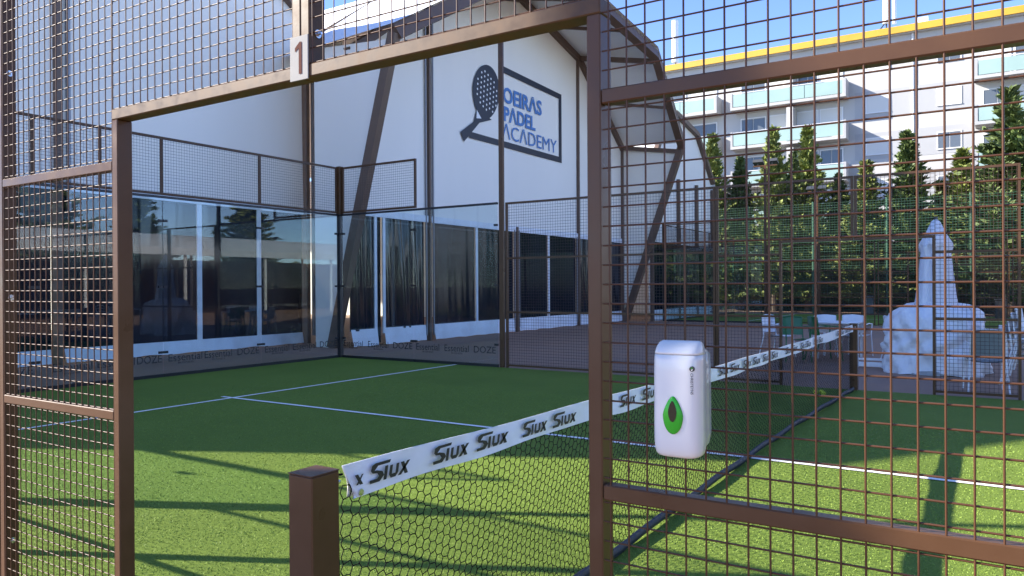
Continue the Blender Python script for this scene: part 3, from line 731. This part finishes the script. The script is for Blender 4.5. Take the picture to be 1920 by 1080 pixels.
def conifer(label, x, y, H, R, kind, rz):
    t = thing('conifer_tree', label, 'tree', (x, y, 0), 'conifers behind the second court')
    if kind not in tr_cache:
        m = conifer_mesh(11+kind, 10, 2.0, 1.25)
        me = bpy.data.meshes.new('crown'); me.from_pydata(m.v, [], m.f); me.materials.append(M['leaf' if kind % 2 == 0 else 'leaf2'])
        tm = MB(); tm.tube((0, 0, -.1), (0, 0, 5), .17, 8, .1); tm.tube((0, 0, 5), (0, 0, 9.7), .1, 8, .015)
        te = bpy.data.meshes.new('trunk'); te.from_pydata(tm.v, [], tm.f); te.materials.append(M['bark'])
        tr_cache[kind] = (me, te)
    for nm, me in zip(('crown', 'trunk'), tr_cache[kind]):
        o = bpy.data.objects.new(nm, me); col.objects.link(o); o.parent = t
        if nm == 'crown': o['kind'] = 'stuff'
    t.scale = (R/1.55, R/1.55, H/10); t.rotation_euler.z = rz
    return t
def px(x, y, Y):
    d = fw+r2*((x-960)/FPX)-u2*((y-540)/FPX); return CAM+d*((Y-CAM.y)/d.y)
specs = [(1336, 258, 42.5, 1.7, 0, 'conifer touching the further marquee, leftmost of the row'), (1388, 300, 43.5, 1.6, 1, 'short conifer between the leftmost tree and the black floodlights'),
 (1450, 245, 42, 1.7, 2, 'conifer behind the pair of black floodlights'), (1487, 290, 44.5, 1.4, 3, 'small conifer half hidden between two taller conifers'),
 (1514, 243, 42.4, 1.75, 0, 'pointed conifer in front of the long middle balconies'), (1572, 330, 43.4, 1.4, 1, 'low conifer right of the grey floodlights'),
 (1624, 306, 42, 1.8, 2, 'conifer under the shuttered window column, left of the tallest spire'), (1702, 252, 42.6, 2.0, 3, 'slender spired conifer above the closed parasol'),
 (1806, 285, 43, 2.1, 0, 'sparse conifer below the two-pane window'), (1892, 172, 41.5, 2.5, 1, 'tallest conifer at the right edge of the picture'), (1765, 345, 44, 1.7, 2, 'low conifer behind the parasol top'), (1850, 320, 44.5, 1.8, 3, 'low conifer between the sparse and the tallest conifer')]
for i, (x, y, Y, R, k, lab) in enumerate(specs):
    c = px(x, y, Y); conifer(lab, c.x, Y, c.z, R, k, i*1.3)
hd = thing('hedge', 'dark leafy hedge along the foot of the conifers', 'hedge', (-4, 45.5, 0))
mb = MB(); rnd = random.Random(5)
for i in range(15000):
    x = rnd.uniform(-17, 9); z = rnd.random()**.8*3.6*(.8+.2*math.sin(x*1.3)); y = 45.5+rnd.uniform(-.9, .9)
    a = Vector((rnd.gauss(0, 1), rnd.gauss(0, 1), rnd.gauss(0, 1))).normalized(); b = a.orthogonal().normalized(); l = rnd.uniform(.1, .24); p = Vector((x, y, z))
    mb.poly([p-b*l*.5, p+a*l, p+b*l*.5, p-a*l])
mb.build('foliage', 'hedgeleaf', hd, kind='stuff')
MB().box(-17, 9, 45.2, 45.8, 0, 2.6).build('inner_branches', 'hedgeleaf', hd)

# ================================================================ APARTMENT BUILDING
bd = thing('apartment_building', 'white apartment block with yellow eave, frosted balconies and shutters', 'building', (-8, 55, 0))
BY = 55.0
MB().box(-40, 26, BY, BY+14, 0, 18.0).build('wall', 'facade', bd)
MB().box(-40.3, 26.3, BY-.35, BY+14.3, 18.0, 18.06).build('eave_slab', 'slab', bd)
MB().prism([(-40.4, BY-.5, 18.06), (-40.4, BY-.42, 18.5), (-40.4, BY+.2, 18.72), (-40.4, BY+.2, 18.06)], (66.8, 0, 0)).build('eave', 'yellow', bd)
FL = [14.15-2.83*k for k in range(5)]
def balcony(x0, x1, z, open_r=True):
    yb = BY-1.35
    b = MB().box(x0, x1, yb, BY, z, z+.2).build('balcony', 'slab', bd)
    MB().box(x0, x0+.16, yb+.002, BY, z+.2, z+1.25).build('end_wall', 'facade_grey', b)
    MB().box(x1-.16, x1, yb+.002, BY, z+.2, z+1.25).build('end_wall', 'facade_grey', b)
    n = max(1, round((x1-x0)/2.6)); st = (x1-x0-.36)/n
    for i in range(n): MB().box(x0+.18+i*st+.02, x0+.18+(i+1)*st-.02, yb+.03, yb+.05, z+.24, z+1.12).build('glass_panel', 'balglass', b)
    MB().box(x0+.16, x1-.16, yb+.02, yb+.07, z+1.16, z+1.21).build('handrail', 'winframe', b)
def window(x0, x1, z0, z1, mode):
    y = BY; f = MB(); t = .07
    f.box(x0-t, x1+t, y-.05, y+.01, z1, z1+t); f.box(x0-t, x1+t, y-.08, y+.01, z0-t, z0); f.box(x0-t, x0, y-.05, y+.01, z0, z1); f.box(x1, x1+t, y-.05, y+.01, z0, z1)
    o = f.build('window', 'winframe', bd)
    if mode == 'shut':
        MB().box(x0, x1, y-.035, y+.01, z0, z1).build('shutter', 'shutter', o)
    else:
        n = 2 if x1-x0 > .9 else 1; s = (x1-x0)/n
        if mode == 'half': MB().box(x0, x1, y-.04, y+.01, z0+(z1-z0)*.55, z1).build('shutter', 'shutter', o); z1 = z0+(z1-z0)*.55
        for i in range(n): MB().box(x0+i*s+.04, x0+(i+1)*s-.04, y-.03, y+.01, z0+.04, z1-.04).build('pane', 'pane', o)
for k, z in enumerate(FL):
    balcony(-14.75, -6.95, z); balcony(-24, -15.75, z); balcony(.45, 8.5, z)
    md = ['glass', 'shut', 'glass', 'glass', 'shut'][k]
    for (a, b, m) in ((-14.3, -12.6, 'glass'), (-12.3, -10.9, ['half', 'shut', 'shut', 'glass', 'half'][k]), (-10.3, -9.0, ['glass', 'half', 'glass', 'shut', 'glass'][k]), (-8.8, -7.4, ['half', 'shut', 'glass', 'half', 'shut'][k])):
        window(a, b, z+.25, z+2.35, m)
    MB().box(-10.85, -10.4, BY-1.2, BY, z+.2, z+2.6).build('partition', 'facade', bd)
    for a, b in ((-23, -21.5), (-20.5, -18.6), (-18.2, -16.2)): window(a, b, z+.25, z+2.35, ['glass', 'glass', 'half', 'shut', 'glass'][(k+int(-a)) % 5])
    for a, b in ((.9, 2.3), (2.6, 4.2), (5, 6.8)): window(a, b, z+.25, z+2.35, 'glass' if (k+int(a)) % 3 else 'half')
    zz0 = z-1.05
    if k < 5:
        MB().box(-6.6, .35, BY-.012, BY+.01, zz0-.35, zz0+1.45).build('grey_band', 'facade_grey', bd)  # slightly greyer wall strip along each window row
    window(-5.85, -4.45, zz0, zz0+1.05, 'shut'); window(-1.62, -.35, zz0-.02, zz0+1.0, ['shut', 'glass', 'glass', 'shut', 'shut'][k] if k else 'shut')
window(-5.85, -4.45, FL[0]+1.8, FL[0]+2.85, 'shut'); window(-1.62, -.35, FL[0]+1.75, FL[0]+2.85, 'glass')
MB().tube((-3.05, BY-.08, 0), (-3.05, BY-.08, 18), .07, 8).build('downpipe', 'winframe', bd)
def antenna(label, x, y, z0, z1, r):
    t = thing('antenna', label, 'antenna', (x, y, z0), 'phone antennas on the roof')
    MB().tube((x, y, 17.9), (x, y, z1-.3), .06, 8).build('pole', 'lampgrey', t)
    MB().tube((x, y-.12, z0), (x, y-.12, z1), r, 12).build('radome', 'white', t)
    return t
c = px(1267, 130, 57); antenna('tall white panel antenna left on the roof above the yellow eave', c.x, 57, px(1267, 118, 57).z, px(1267, 40, 57).z, .27)
c = px(1662, 50, 57); t = antenna('white antenna cluster on the roof above the shuttered windows', c.x, 57, px(1662, 45, 57).z, px(1662, -25, 57).z, .22)
MB().tube((c.x+.5, 56.9, px(1662, 48, 57).z), (c.x+.5, 56.9, px(1662, -25, 57).z), .14, 10).build('radome', 'white', t)
MB().path([(c.x-.9, 57, 18.6), (c.x-.1, 57, 19.6)], .05, 6).build('brace', 'lampgrey', t)
c = px(1730, 43, 57); tag(MB().box(c.x-.35, c.x+.35, 56.7, 57.3, 18.3, px(1730, 34, 57).z).build('roof_vent', 'white'), 'small white vent box on the roof right of the antennas', 'vent')

# ================================================================ FURNITURE ON THE DECK
um = thing('closed_parasol', 'tall closed white parasol tied around its pole', 'parasol', (.78, 13.0, 0))
def ring(cx, cy, z, r, lob=8, amp=.2, n=32, ph=0): return [(cx+r*(1+amp*math.cos(lob*t*2*math.pi/n+ph))*math.cos(t*2*math.pi/n), cy+r*(1+amp*math.cos(lob*t*2*math.pi/n+ph))*math.sin(t*2*math.pi/n), z) for t in range(n)]
ux, uy = .82, 13.0
MB().loft([ring(ux, uy, 1.0, .3, 8, .18), ring(ux, uy, 1.25, .25, 8, .22), ring(ux, uy, 1.75, .2, 8, .25), ring(ux, uy, 2.0, .19, 8, .2), ring(ux, uy, 2.08, .21, 8, .25), ring(ux, uy, 2.14, .23, 4, .12), ring(ux, uy, 2.3, .15, 4, .1), ring(ux, uy, 2.52, .06, 4, .1), ring(ux, uy, 2.56, .02, 4, 0)]).build('canopy', 'canvas', um, True)
MB().tube((ux, uy, 0), (ux, uy, 2.6), .03, 10).build('pole', 'lampgrey', um)
bgk = thing('covered_heap', 'bulky heap wrapped in crumpled white tarpaulin around the parasol foot', 'tarpaulin', (.8, 13.0, 0))
def bag(u, v):
    a = u*2*math.pi; z = 1.16*v; sq = (abs(math.cos(a))**4+abs(math.sin(a))**4)**-.25
    r = (.66-.05*v)*sq**.7*(1-min(.999, v)**7)**.4+.03
    r += .035*math.sin(a*5+z*6)+.04*math.sin(a*9-z*9+1.5*math.sin(z*7))+.03*math.sin(a*17+z*14)+random.uniform(-.012, .012)
    return (.8+r*math.cos(a)*1.08, 13.05+r*math.sin(a)*.95, z+.03*math.sin(a*3))
MB().grid(bag, 84, 24).poly([bag(i/48, 1) for i in range(48)]).build('tarpaulin', 'bag', bgk, True)
MB().loft([ring(.72, 12.9, .0, .55, 1, 0), ring(.72, 12.9, .06, .53, 1, 0)]).build('foot_plate', 'concrete', bgk)
def chair(label, x, y, rz, m_seat, m_frame, group):
    t = thing('chair', label, 'chair', (0, 0, 0), group)
    r = .012
    for s in (-1, 1):
        MB().path([(s*.24, -.24, 0), (s*.22, -.2, .44), (s*.235, -.22, .66), (s*.24, .02, .68), (s*.23, .2, .66)], r, 7).build('leg', m_frame, t)
        MB().path([(s*.24, .3, 0), (s*.21, .2, .44), (s*.2, .25, .84)], r, 7).build('leg', m_frame, t)
    def seat(u, v): return ((u-.5)*.42, -.22+.42*v, .45-.02*math.sin(math.pi*u)-.015*v)
    MB().grid(seat, 8, 8).grid(lambda u, v: (Vector(seat(u, v))-Vector((0, 0, .012))), 8, 8).build('seat', m_seat, t, True)
    def back(u, v): return ((u-.5)*(.4-.02*v), .2+.06*v+.03*math.sin(math.pi*u), .5+.34*v+.02*math.sin(math.pi*u)*v)
    MB().grid(back, 8, 6).grid(lambda u, v: Vector(back(u, v))+Vector((0, .012, 0)), 8, 6).build('backrest', m_seat, t, True)
    MB().path([(-.2, .25, .84), (0, .285, .86), (.2, .25, .84)], r, 7).build('top_bar', m_frame, t)
    t.location = (x, y, 0); t.rotation_euler.z = rz
    return t
GC = 'white chairs on the deck'
chair('white framed chair with grey sling back just behind the far fence', 1.55, 10.75, math.pi+.15, 'chairgrey', 'white', GC)
chair('green metal chair by the white tables left of the far net post', -1.6, 13.7, .5, 'chairgreen', 'chairgreen', 'green chairs')
chair('second green chair turned away, right of the first one', -1.15, 14.2, 2.2, 'chairgreen', 'chairgreen', 'green chairs')
chair('white chair left of the green chair', -2.1, 14.5, 1.2, 'white', 'white', GC)
chair('white chair behind the second green chair', -1.35, 15.2, 3.4, 'white', 'white', GC)
chair('white chair at the small table behind the net tape end', -.75, 15.4, 3.0, 'white', 'white', GC)
chair('white chair half hidden left of the tarpaulin heap', .1, 14.9, 1.9, 'white', 'white', GC)
def table(label, x, y, w, d, h=.73):
    t = thing('table', label, 'table', (x, y, 0), 'white tables on the deck')
    MB().bbox(x-w/2, x+w/2, y-d/2, y+d/2, h-.03, h, .005).build('table_top', 'white', t)
    for sx in (-1, 1):
        for sy in (-1, 1): MB().bbox(x+sx*(w/2-.05)-.02, x+sx*(w/2-.05)+.02, y+sy*(d/2-.05)-.02, y+sy*(d/2-.05)+.02, 0, h-.031, .003).build('leg', 'white', t)
    return t
table('white table between the green and white chairs', -1.0, 14.9, .8, .8)
table('white table at the right edge behind the grey-backed chair', 2.1, 12.4, .8, .7, .82)
for k in range(4):
    chair(['lowest', 'second', 'third', 'topmost'][k]+' white chair of the stack at the right picture edge', 2.05+.05*k, 11.85, 1.4, 'white', 'white', 'stacked white chairs').location.z = .09*k
lb = thing('low_barrier', 'low white barrier bar with upright beside the far doorway', 'barrier', (-.1, 13.2, 0))
MB().bbox(-.42, .35, 13.15, 13.21, .02, .1, .006).build('bar', 'white', lb); MB().bbox(-.42, .35, 13.15, 13.21, .13, .17, .006).build('bar', 'white', lb)
MB().bbox(-.44, -.4, 13.16, 13.2, 0, .78, .005).build('upright', 'white', lb)
def bin_(label, x, y, m, w=.5, h=.85):
    t = thing('litter_bin', label, 'bin', (x, y, 0)); MB().bbox(x-w/2, x+w/2, y-.25, y+.25, 0, h, .02).build('body', m, t)
    MB().bbox(x-w/2-.02, x+w/2+.02, y-.27, y+.27, h+.001, h+.05, .01).build('lid', m, t)
bin_('pale grey bin standing far behind the second court', -3.85, 40.2, 'chairgrey'); bin_('black bin inside the second court near the right edge', 1.76, 35.0, 'black', .42, .8)

# ================================================================ OUT OF FRAME: SEEN IN THE GLASS, THEN ADDED SHADE TREES
cn = thing('white_canopy', 'white cafe canopy mirrored in the back glass wall', 'canopy', (16, 23, 0))
MB().grid(lambda u, v: (13+7*u, 12+24*v, 3.5+.9*math.sin(math.pi*u)), 10, 2).build('roof', 'fabric_roof', cn, True)
MB().box(12.9, 13.0, 12, 36, 3.15, 3.5).build('valance', 'skirt', cn)
for y in (12.2, 17, 22, 27, 32, 35.8):
    for x in (13.1, 19.9): MB().bbox(x-.06, x+.06, y-.06, y+.06, 0, 3.5, .005).build('post', 'white', cn)
MB().box(20.5, 21, 5, 40, 0, 3.2).build('back_wall', 'tentsteel', cn)
for i, (x, y) in enumerate(((26, 8), (27, 15), (25, 21), (27, 28), (26, 36), (24, 2))):
    conifer(['first', 'second', 'third', 'fourth', 'fifth', 'sixth'][i]+' tree mirrored in the back glass behind the cafe canopy', x, y, 8+(i % 3), 3.0, i % 4, i)

cy = conifer('slender cypress added behind the camera to shade the near jamb and dispenser', -5.87, -3.5, 7.0, .5, 0, .4); cy['group'] = 'added shade trees out of view'  # added out of view to throw shade on jamb and dispenser
cy = conifer('short slender cypress added left of the taller one to shade the near net post', -7.1, -3.6, 5.6, .42, 1, 1.4); cy['group'] = 'added shade trees out of view'  # unseen too, added so the near net post falls in shade
